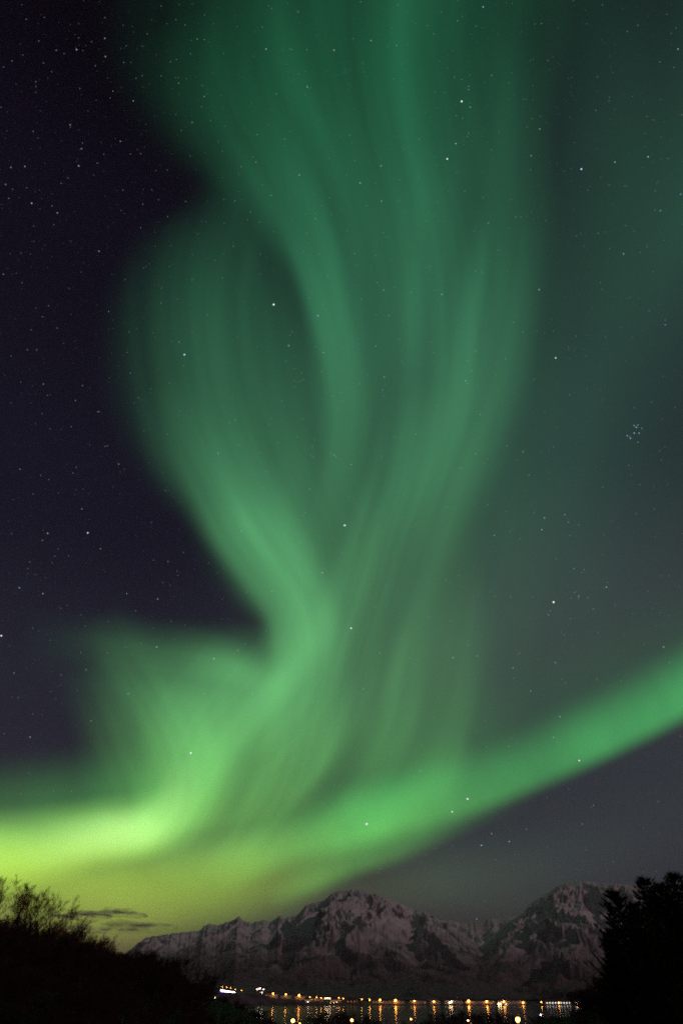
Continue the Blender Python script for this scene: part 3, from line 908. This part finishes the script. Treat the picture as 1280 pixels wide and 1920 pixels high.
def cloud(px0, px1, row, hpx, label, seed, slope=0.0):
    Y = 16000 + seed * 300
    c = at((px0 + px1) / 2, row, Y)
    a = (px1 - px0) / 2 / 1590 * Y
    h = hpx / 2 / 1880 * Y
    nu, nv = 72, 20
    th = np.linspace(0, 2 * math.pi, nu)[None, :]
    ph = np.linspace(-math.pi / 2, math.pi / 2, nv)[:, None]
    x = np.cos(ph) * np.cos(th); y = np.cos(ph) * np.sin(th); z = np.sin(ph) + 0 * th
    k = 0.45 + 1.1 * fbm(x * 3.2 + seed * 7.0, y * 2.0 + z * 1.2 + seed, 4, 60 + seed)
    P = np.stack([x * a * (0.75 + 0.3 * k), y * a * 0.5, z * h * k + np.where(z < 0, z * -h * 0.3, 0) - slope * x * h], -1)
    P[:, -1] = P[:, 0]
    ob = grid_mesh('cloud', P, CLOUD)
    ob.location = c
    tag(ob, label, 'cloud', 'clouds low over the western ridge')


cloud(168, 278, 1712, 20, 'ragged dark cloud streak, the topmost of those beside the left ridge', 1, 0.6)
cloud(96, 215, 1717, 22, 'dark cloud bar just under the topmost streak, reaching the bare trees', 2, 0.1)
cloud(90, 330, 1740, 30, 'wide dim cloud bank lying just above the left end of the ridge', 3, 0.0)

# ------------------------------------------------------------------ trees
def rotvec(v, axis, ang):
    from mathutils import Matrix
    return Matrix.Rotation(ang, 3, axis) @ v


def bare_tree(name, h, seed, spread=0.55, stems=1, twigs=1.0):
    rnd = random.Random(seed)
    root = empty(name)
    tb, cb = MB(), MB()

    def branch(p, d, ln, r, depth):
        n = 4
        pts, rs = [p], [r]
        q = p.copy(); dd = d.copy()
        for i in range(n):
            dd = (dd + Vector((rnd.gauss(0, .12), rnd.gauss(0, .12), rnd.gauss(0.06, .08)))).normalized()
            q = q + dd * (ln / n)
            pts.append(q.copy()); rs.append(r * (1 - 0.75 * (i + 1) / n))
        (tb if depth < 2 else cb).tube(pts, rs, 5 if depth < 1 else (4 if depth < 2 else 3), depth < 2)
        if depth >= 4: return
        k = {0: 7, 1: 6, 2: 6, 3: 4}[depth]
        k = max(2, int(k * (twigs if depth >= 2 else 1)))
        for j in range(k):
            f = rnd.uniform(0.25 if depth else 0.18, 1.0)
            i = min(int(f * n), n - 1)
            a = pts[i].lerp(pts[i + 1], f * n - i)
            ax = Vector((rnd.gauss(0, 1), rnd.gauss(0, 1), rnd.gauss(0, .4))).normalized()
            nd = (rotvec(d, ax, rnd.uniform(.35, .95) * spread * 1.6) + Vector((0, 0, .28))).normalized()
            branch(a, nd, ln * rnd.uniform(.45, .72) * (1.05 - 0.45 * f), max(r * (1 - 0.75 * f) * .55, 0.0045), depth + 1)

    for s in range(stems):
        a = 2 * math.pi * s / stems + rnd.random()
        lean = 0.0 if stems == 1 else 0.3
        d = Vector((math.cos(a) * lean, math.sin(a) * lean, 1)).normalized()
        branch(Vector((math.cos(a) * .12 * (stems > 1), math.sin(a) * .12 * (stems > 1), -0.3)), d, h * (0.8 if stems == 1 else 0.68), 0.02 * h if stems == 1 else 0.013 * h, 0)
    tb.build('trunk', BARK, root)
    cb.build('crown', LIT_BIRCH if name == 'bare_tree' else TWIG, root)
    return root


def conifer(name, h, w, seed, dens=1.0):
    rnd = random.Random(seed)
    root = empty(name)
    tb = MB().tube([(0, 0, -0.4), (0.03, 0.02, h * .5), (0, 0, h)], [h * .018, h * .011, 0.012], 7)
    tb.build('trunk', BARK, root)
    fb = MB()

    def spray(p, d, ln, wd):
        """a twig set with needles"""
        n = max(3, int(ln / 0.16))
        side = d.cross(Vector((0, 0, 1)))
        if side.length < 1e-3: side = Vector((1, 0, 0))
        side.normalize()
        for i in range(n):
            f = (i + .5) / n
            c = p + d * ln * f
            for s in (-1, 1):
                nd = (d * .9 + side * s * rnd.uniform(.3, .8) + Vector((0, 0, rnd.uniform(-.1, .5)))).normalized()
                l2 = wd * (1.1 - .6 * f) * rnd.uniform(.7, 1.3)
                e = c + nd * l2
                b = len(fb.v)
                o_ = nd.cross(Vector((rnd.gauss(0, 1), rnd.gauss(0, 1), rnd.gauss(0, 1)))).normalized() * (l2 * .17)
                fb.v += [tuple(c - o_), tuple(c + o_), tuple(e)]
                fb.f.append((b, b + 1, b + 2))
        b = len(fb.v)
        o_ = side * 0.02
        fb.v += [tuple(p - o_), tuple(p + o_), tuple(p + d * ln * 1.15)]
        fb.f.append((b, b + 1, b + 2))

    nz = int(h / 0.24 * dens)
    for k in range(nz):
        f = 0.04 + .96 * k / nz
        z = h * f
        bl = w * (1 - f) ** .66 * rnd.uniform(.6, 1.25) + 0.20
        for j in range(rnd.randint(8, 11)):
            a = rnd.uniform(0, 2 * math.pi)
            L_ = bl * rnd.uniform(.6, 1.2)
            up = -0.05 + 0.75 * f + rnd.uniform(-.15, .15)
            d = Vector((math.cos(a), math.sin(a), up)).normalized()
            p0 = Vector((0, 0, z))
            m_ = max(2, int(L_ / .25))
            pts = []
            q = p0.copy(); dd = d.copy()
            for i in range(m_):
                dd = (dd + Vector((0, 0, .10))).normalized()
                q = q + dd * (L_ / m_)
                pts.append((q.copy(), dd.copy()))
            fb.tube([p0] + [x[0] for x in pts], [0.018] + [0.018 * (1 - (i + 1) / (m_ + 1)) + .003 for i in range(m_)], 3, False)
            for i, (q, dd) in enumerate(pts):
                sd = dd.cross(Vector((0, 0, 1))).normalized()
                for s in (-1, 1):
                    nd = (dd + sd * s * rnd.uniform(.5, .9) + Vector((0, 0, .2))).normalized()
                    spray(q, nd, L_ * .34 * (1.1 - .5 * i / m_), .24)
            spray(pts[-1][0], pts[-1][1], .34, .2)
    fb.build('crown', NEEDLE, root)
    return root


def place(o, px, Y, sink=0.3):
    x = (px - 640) / 1570 * Y
    o.location = (x, Y, float(ground_z(np.array([x]), np.array([Y]))[0]) - sink)


def place_top(o, px, row, Y, h):
    """stand the tree on the ground and scale it so that its top reaches that height"""
    x = (px - 640) / 1570 * Y
    z = float(ground_z(np.array([x]), np.array([Y]))[0]) - 0.2
    top = at(px, row, Y).z
    s = max((top - z) / h, 0.15)
    o.location = (x, Y, z)
    o.scale = (s, s, s)


# the bare trees on the bank at the left
protos = [bare_tree('bare_tree', 6.0, 100 + i, 0.5, 3, 1.3) for i in range(4)]
used = [False] * 4
LB = [(-62, 1640, 46, 'tallest bare tree, cut by the left edge of the photo'),
      (-18, 1655, 45, 'tall bare tree with fine twigs against the yellow glow at the left edge'),
      (28, 1664, 44, 'thin twiggy bare tree, second in height, in the yellow-green glow'),
      (66, 1690, 46, 'bare tree at the shoulder where the thicket drops toward the clouds'),
      (100, 1712, 48, 'rounded bare tree just left of the dark cloud bar'),
      (128, 1735, 50, 'low bare tree below the dark cloud bar'),
      (165, 1752, 54, 'small bare tree with slanting twigs before the tan horizon glow'),
      (195, 1768, 58, 'last small bare tree of the bank before the left end of the ridge')]
for i, (px, row, Y, lab) in enumerate(LB):
    k = i % 4
    o = protos[k] if not used[k] else copy_tree(protos[k])
    used[k] = True
    o.rotation_euler.z = random.uniform(0, 6.28)
    place_top(o, px, row, Y, 5.3)
    o.scale = (o.scale[0] * 1.45, o.scale[1] * 1.45, o.scale[2])
    tag(o, lab, 'tree', 'bare trees on the left bank')
rB = random.Random(9)
for i in range(13):
    px = -60 + 270 * (i + rB.random()) / 13
    row = float(np.interp(px, [-60, 0, 60, 110, 160, 210], [1715, 1725, 1742, 1760, 1778, 1795])) + rB.uniform(-8, 12)
    o = copy_tree(protos[i % 4])
    o.rotation_euler.z = rB.uniform(0, 6.28)
    place_top(o, px, row, rB.uniform(50, 66), 5.3)
    o.scale = (o.scale[0] * 1.6, o.scale[1] * 1.6, o.scale[2])
    tag(o, 'low bare tree in the tangled row under the tall ones on the left bank', 'tree', 'tangled row of low bare trees')
# thicket along the top of the dark bank
shp = [bare_tree('bare_shrub', 3.0, 200 + i, 0.6, 5, 1.0) for i in range(3)]
usedS = [False] * 3
prof = [(-40, 1748), (40, 1756), (100, 1770), (160, 1784), (220, 1788), (280, 1802), (340, 1818), (380, 1838), (405, 1862), (450, 1884), (500, 1903), (530, 1912)]
rS = random.Random(5)
for i in range(64):
    px = -30 + 550 * (i + rS.random()) / 64
    row = float(np.interp(px, [p_[0] for p_ in prof], [p_[1] for p_ in prof])) + rS.uniform(-6, 16)
    k = i % 3
    o = shp[k] if not usedS[k] else copy_tree(shp[k])
    usedS[k] = True
    o.rotation_euler.z = rS.uniform(0, 6.28)
    place_top(o, px, row, rS.uniform(74, 104), 2.7)
    o.scale = (min(max(o.scale[0], .6), .9), min(max(o.scale[1], .6), .9), o.scale[2])
    tag(o, 'dark leafless shrub in the black thicket sloping down at the left', 'shrub', 'shrubs of the left thicket')

for i in range(150):
    px = -30 + (410 if i < 70 else 540) * rS.random()
    Y = rS.uniform(34, 74) if i < 70 else rS.uniform(16, 34)
    o = copy_tree(shp[i % 3])
    o.rotation_euler.z = rS.uniform(0, 6.28)
    place(o, px, Y)
    k = rS.uniform(.45, .85) if i < 70 else rS.uniform(.2, .4)
    o.scale = (k * 1.5, k * 1.5, k)
    tag(o, 'black leafless bush on the unlit face of the left bank', 'shrub', 'bushes on the face of the left bank')

# conifers at the right
c1 = conifer('conifer', 7.0, 1.9, 31, 1.0)
c2 = conifer('conifer', 8.0, 2.0, 32, 1.0)
c3 = conifer('conifer', 8.5, 2.2, 33, 1.0)
for o, px, row, Y, h, lab in ((c1, 1190, 1676, 27, 7.0, 'dark conifer with ragged left side and its own small tip'),
                              (c2, 1258, 1650, 28, 8.0, 'tall dark conifer at the right whose blunt top stands just inside the photo'),
                              (c3, 1318, 1640, 29, 8.5, 'broad dark conifer cut off by the right edge of the photo'),
                              (copy_tree(c1), 1166, 1746, 25, 7.0, 'low dark conifer standing furthest left of the conifers'),
                              (copy_tree(c3), 1222, 1696, 24, 8.5, 'dark conifer filling the gap below the two higher tips'),
                              (copy_tree(c2), 1290, 1662, 25, 8.0, 'dark conifer between the blunt-topped one and the cut-off one')):
    o.rotation_euler.z = px
    place_top(o, px, row, Y, h)
    tag(o, lab, 'tree', 'conifers at the right edge')

for i in range(110):
    px, Y = (rS.uniform(1095, 1190), rS.uniform(60, 165)) if i < 30 else (rS.uniform(1004, 1100), rS.uniform(50, 80)) if i < 45 else (rS.uniform(400, 545), rS.uniform(100, 230))
    o = copy_tree(shp[i % 3])
    o.rotation_euler.z = rS.uniform(0, 6.28)
    place(o, px, Y)
    k = rS.uniform(.16, .28) if 30 <= i < 45 else rS.uniform(.5, .9)
    o.scale = (k * 2.2, k * 2.2, k)
    tag(o, 'low black bush on the dark slope beside the water', 'shrub', 'low bushes on the slopes by the water')

# trees by the near waterline
tp = [bare_tree('shore_tree', 7.0, 300 + i, 0.55, 4, 1.5) for i in range(3)]
usedT = [False] * 3
spots = [(575, 1912), (592, 1904), (606, 1899), (620, 1897), (634, 1895), (648, 1897), (662, 1900), (678, 1903), (694, 1907), (712, 1913),
         (760, 1914), (790, 1908), (812, 1902), (828, 1898), (844, 1897), (858, 1896), (872, 1895), (888, 1897), (902, 1899), (916, 1896), (930, 1898), (944, 1904), (960, 1910),
         (1000, 1902), (1022, 1906), (1040, 1905), (1058, 1902), (1080, 1896), (1094, 1890), (1104, 1882), (1114, 1874), (1126, 1866), (1140, 1858), (1152, 1850)]
for i, (px, row) in enumerate(spots):
    k = i % 3
    o = tp[k] if not usedT[k] else copy_tree(tp[k])
    usedT[k] = True
    o.rotation_euler.z = random.uniform(0, 6.28)
    place_top(o, px, row, random.uniform(190, 260) if px < 990 else random.uniform(125, 165), 6.2)
    o.scale = (max(o.scale[0] * 1.25, .8), max(o.scale[1] * 1.25, .8), o.scale[2])
    if px < 740: tag(o, 'black bushy tree in the clump left of the middle, against the lit water', 'tree', 'clump of trees before the water, left')
    elif px < 990: tag(o, 'black bushy tree in the wide clump beside the big orange lamp', 'tree', 'clump of trees before the water, right')
    else: tag(o, 'dark tree on the slope below the conifers at the right', 'tree', 'trees on the right slope')

for i in range(26):
    px = 992 + 165 * (i + rS.random()) / 26
    Y = rS.uniform(1520, 1620)
    x = (px - 640) / 1570 * Y
    z = float(far_z(np.array([x]), np.array([Y]))[0]) - .3
    row = float(np.interp(px, [990, 1010, 1100, 1160], [1872, 1866, 1854, 1838])) + rS.uniform(-3, 7)
    k = (at(px, row, Y).z - z) / 6.2
    o = copy_tree(tp[i % 3])
    o.location = (x, Y, z)
    o.rotation_euler.z = rS.uniform(0, 6.28)
    o.scale = (k * 1.3, k * 1.3, k)
    tag(o, 'dark tree of the wood behind the dim lights at the right end of the shore', 'tree', 'wood behind the right shore')

# ------------------------------------------------------------------ street lamps
def lamp_proto(mat, r=0.5, pole=6.0):
    root = empty('street_lamp')
    mb = MB().tube([(0, 0, -4), (0, 0, 0), (0, 0, pole - r * .9)], [.13, .11, .07], 8)
    mb.lathe([(.10, 0), (.20, .05), (.20, .35), (.12, .5)], 8, (0, 0, 0))
    mb.build('pole', STEEL, root)
    MB().lathe([(r * .30, -r * .9), (r * .8, -r * .5), (r, 0), (r * .85, r * .5), (r * .5, r * .85)], 10, (0, 0, pole)).build('lantern', mat, root, True)
    MB().lathe([(r * .75, r * .86), (r * .5, r * 1.05), (r * .1, r * 1.2)], 10, (0, 0, pole)).build('lantern_cap', STEEL, root)
    return root


LP = {}


def lamp(px, row, Y, kind, label, group, r=0.5, pole=6.0, scale=1.0):
    key = (kind, r, pole)
    if key not in LP:
        o = LP[key] = lamp_proto({'s': SODIUM, 'w': WARMW, 'p': PINKW, 'c': COOLW}[kind], r, pole)
    else:
        o = copy_tree(LP[key])
    q = at(px, row, Y)
    o.location = (q.x, q.y, q.z - pole)
    tag(o, label, 'street lamp', group)
    return o


ROW = [(512, 1863), (536, 1864.5), (560.6, 1866.4), (581, 1870), (593, 1870), (602, 1871), (628, 1870.6), (635, 1871), (643.5, 1872), (665, 1873), (678, 1873.5), (692.6, 1874.6), (712, 1875)]
ROW2 = [(741, 1875.7), (776.4, 1877), (813, 1878), (878, 1877), (912, 1877.6), (944, 1878), (980, 1880)]
SH = 'street lamps along the far shore'
for px, row in ROW:
    lamp(px, row, 1449.5, 's', 'sodium street lamp in the climbing row on the left half of the far shore', SH, {560.6: 1.0, 712: .95, 512: .8, 581: .75, 536: .7, 692.6: .75, 665: .6}.get(px, .48))
for px, row in ROW2:
    lamp(px, row, 1449.5, 's', 'large orange street lamp in the level row on the right half of the far shore', SH, {741: 1.3, 878: 1.35, 912: 1.15, 944: 1.0}.get(px, .8))
for px, row in ((610, 1872), (614, 1871.6), (618, 1872)):
    lamp(px, row, 1470, 'w', 'white yard lamp in the tight trio among the left shore lights', 'trio of white yard lamps', .7)
for px, row in ((574, 1880), (577, 1879), (580, 1880)):
    lamp(px, row, 1436, 'p', 'pinkish white quay lamp in the trio low at the water, left', 'trio of pinkish quay lamps', .8, 3.0)
for px, row in ((620, 1880), (625.7, 1880), (631, 1879)):
    lamp(px, row, 1437, 'w', 'small white quay lamp right of the pinkish trio', 'small white quay lamps', .3, 3.0)
for px, row in ((482, 1855), (488, 1853), (494, 1855), (491, 1861), (485.5, 1854)):
    lamp(px, row, 1520, 'p', 'pinkish white lamp in the bright huddle left of the shore row', 'huddle of lamps on the rise', .55)
for px, row in ((842.5, 1880), (846, 1878), (845, 1886), (850, 1885.6), (856, 1886)):
    lamp(px, row, 1446, 'w', 'yellowish white lamp in the bunch on the quay right of the middle', 'bunch of quay lamps', .9, 4.0)
for px, row in ((934, 1882), (938, 1882), (948, 1883.5), (952, 1884)):
    lamp(px, row, 1444, 'w', 'yellowish white lamp in the bunch near the right end of the far shore', 'bunch of lamps at the right end', .9, 4.0)
for px, row in ((417, 1851), (425, 1851), (433, 1852.2), (441, 1855), (453, 1857)):
    lamp(px, row, 1500, 's', 'small orange lamp standing over the white and violet strip', 'lamps over the violet strip', .35)
lamp(402, 1852, 1500, 's', 'lone orange lamp left of the violet strip', None, .45)
lamp(530, 1870.6, 1455, 'p', 'single pinkish lamp low among the first lamps of the shore row', None, .45)
for px, row in ((1014, 1879), (1047, 1880), (1081, 1880)):
    lamp(px, row, 1470, 's', 'small orange lamp among the dark trees right of the bright shore', 'orange lamps at the dark right shore', .6)
lamp(1036, 1884, 1465, 's', 'dim orange lamp low between two others on the dark right shore', None, .3)
lamp(1147, 1879, 118, 'p', 'lone white lamp at the foot of the dark conifers', None, .06, 5.0)
# near lamps on this side of the water
lamp(970, 1912, 150, 's', 'biggest orange lamp, glaring at the bottom right of the water', None, .36, 6.0)
lamp(549, 1914, 152, 's', 'big glaring orange lamp at the bottom left of the water', None, .26, 6.0)
lamp(659.4, 1913, 170, 's', 'medium orange lamp before the dark clump left of the middle', None, .20, 6.0)
lamp(1070, 1913, 118, 's', 'medium orange lamp at the bottom right below the dark slope', None, .12, 5.0)
lamp(1013, 1903, 160, 'c', 'bluish white lamp at the edge of the right slope', None, .08, 6.0)
lamp(562, 1919, 165, 's', 'small lamp low beside the glaring orange one at the left', None, .09, 6.0)
lamp(877, 1913.5, 165, 'w', 'small white lamp in front of the wide dark clump', None, .09, 6.0)
lamp(770, 1911, 175, 's', 'dim orange lamp between the two dark clumps', None, .10, 6.0)
lamp(437, 1908, 78, 'w', 'small warm white lamp alone on the black left bank', None, .05, 3.0)
lamp(403, 1871, 85, 'p', 'small white lamp in the thicket below the lone orange lamp', None, .05, 3.0)

# ------------------------------------------------------------------ houses and lit facade on the far shore
def house(px, Y, w, d, h, wall, windows, label, rz=0.0, group=None, cat='house', lit=None):
    x = (px - 640) / 1570 * Y
    z = float(far_z(np.array([x]), np.array([Y]))[0]) - .3
    root = empty('house', (x, Y, z), rz)
    MB().quad_box(-w / 2, w / 2, -d / 2, d / 2, -1, h).build('wall', wall, root)
    r = MB()
    e, hh = .4, d * .42
    r.v += [(-w / 2 - e, -d / 2 - e, h), (w / 2 + e, -d / 2 - e, h), (w / 2 + e, d / 2 + e, h), (-w / 2 - e, d / 2 + e, h), (-w / 2 - e, 0, h + hh), (w / 2 + e, 0, h + hh)]
    r.f += [(0, 1, 5, 4), (2, 3, 4, 5), (1, 2, 5), (3, 0, 4), (3, 2, 1, 0)]
    ro = r.build('roof', ROOF, root)
    MB().quad_box(w * .2, w * .2 + .8, -.4, .4, h + hh * .6, h + hh + .9).build('chimney', WHITEWALL, ro)
    for i in range(windows):
        cx = -w / 2 + w * (i + .5) / windows
        MB().quad_box(cx - .55, cx + .55, -d / 2 - .06, -d / 2 - .003, 1.1, 2.5).build('window', lit or WINLIT, root)
    MB().quad_box(-w / 2 + .3, -w / 2 + 1.2, -d / 2 - .05, -d / 2 - .004, 0, 2.0).build('door', ROOF, root)
    tag(root, label, cat, group)
    return root


HS = [(505, 1475, 14, 8, 4.5, WOODWALL, 4, 'pale house under the first lamp of the climbing shore row'),
      (538, 1478, 12, 8, 4.2, WHITEWALL, 3, 'white house beside the second lamp of the shore row'),
      (562, 1480, 18, 9, 5.0, WOODWALL, 4, 'long pale house lit orange by the third shore lamp'),
      (577, 1440, 10, 7, 3.6, WHITEWALL, 3, 'small white boathouse behind the pinkish quay lamps'),
      (600, 1482, 13, 8, 4.5, REDWALL, 3, 'red house behind the left shore lamps'),
      (626, 1448, 12, 8, 4.0, WHITEWALL, 4, 'low white house behind the small white quay lamps'),
      (658, 1450, 17, 9, 4.2, REDWALL, 3, 'red waterside shed with a glowing orange front left of the middle'),
      (704, 1476, 13, 8, 4.2, WOODWALL, 3, 'pale house below the lamp in the middle of the shore'),
      (738, 1474, 16, 9, 4.4, WOODWALL, 4, 'wide pale house behind the first big orange lamp'),
      (790, 1478, 14, 8, 4.4, WHITEWALL, 3, 'white house between two big orange lamps'),
      (850, 1462, 24, 11, 5.0, WOODWALL, 6, 'large quay shed behind the bunch of yellow-white lamps'),
      (898, 1478, 14, 8, 4.2, REDWALL, 3, 'red house between the last big orange lamps'),
      (944, 1464, 22, 10, 5.2, WOODWALL, 5, 'large lit shed at the right end of the bright shore')]
for a in HS:
    house(*a)
house(1043, 1475, 44, 9, 3.4, WHITEWALL, 9, 'long low building with a row of white windows on the dark right shore', 0, None, 'building', WINWHITE)
house(1081, 1475, 16, 8, 3.4, WHITEWALL, 4, 'short low building with white windows at the end of the right shore', 0, None, 'building', WINWHITE)
# sloping lit facade at the left; emissive slabs stand for its white and violet light
a = at(414, 1857.5, 1490); b = at(462, 1865.5, 1490)
root = empty('lit_facade', a)
d = b - a
mb = MB(); ln = d.x
def slab(y0, y1, z0, z1):
    mb_ = MB()
    mb_.v += [(0, y0, z0), (ln, y0, z0 + d.z), (ln, y1, z0 + d.z), (0, y1, z0), (0, y0, z1), (ln, y0, z1 + d.z), (ln, y1, z1 + d.z), (0, y1, z1)]
    mb_.f += [(3, 2, 1, 0), (4, 5, 6, 7), (0, 1, 5, 4), (1, 2, 6, 5), (2, 3, 7, 6), (3, 0, 4, 7)]
    return mb_
slab(0, 6, -9, 0).build('wall', WOODWALL, root)
slab(-.25, -.004, -.1, 1.1).build('white_glow', WHITESTRIP, root)
slab(-.22, -.004, -1.9, -.2).build('violet_glow', VIOLET, root)
tag(root, 'sloping lit wall glowing white above and violet below, left of the shore lamps', 'lit wall')

# ------------------------------------------------------------------ thin night haze over the fjord
m, t = mat_new('night_haze')
pv = N(t, 'ShaderNodeVolumePrincipled')
pv.inputs['Color'].default_value = (0.92, 0.74, 0.82, 1)
pv.inputs['Density'].default_value = 4.6e-5
pv.inputs['Anisotropy'].default_value = 0.0
o = N(t, 'ShaderNodeOutputMaterial')
L(t, pv.outputs[0], o.inputs['Volume'])
hz_ = MB().quad_box(-9500, 9500, -400, 12500, -30, 1150).build('haze', m)
hz_['kind'] = 'stuff'
tag(hz_, 'thin dark haze over the fjord and in front of the mountains', 'haze')

# pale retaining walls behind the shore road, catching the lamp light
CONC = mat_noise('pale_concrete', (0.42, 0.40, 0.38), (0.62, 0.60, 0.57), 0.5, bump=0.3)
for p0, p1, h in ((501, 521, 3.2), (526, 546, 3.0), (552, 574, 3.4), (576, 606, 2.6), (622, 640, 2.4), (654, 669, 3.6), (710, 734, 2.6), (736, 757, 3.0), (768, 794, 3.2), (804, 824, 3.0), (832, 866, 3.4), (872, 926, 2.6), (931, 984, 3.2)):
    x0, x1 = (p0 - 640) / 1570 * 1453, (p1 - 640) / 1570 * 1453
    xm = (x0 + x1) / 2
    z = float(far_z(np.array([xm]), np.array([1453.0]))[0])
    root = empty('retaining_wall', (xm, 1453, z))
    hw_ = (x1 - x0) / 2
    h += 1.2
    MB().quad_box(-hw_, hw_, 0, .6, -3, h).build('wall', CONC, root)
    MB().quad_box(-hw_ - .1, hw_ + .1, -.12, .72, h + .003, h + .25).build('coping', STEEL, root)
    tag(root, 'pale retaining wall by the far shore road, lit orange by street lamps', 'wall', 'lit retaining walls on the far shore', 'thing')
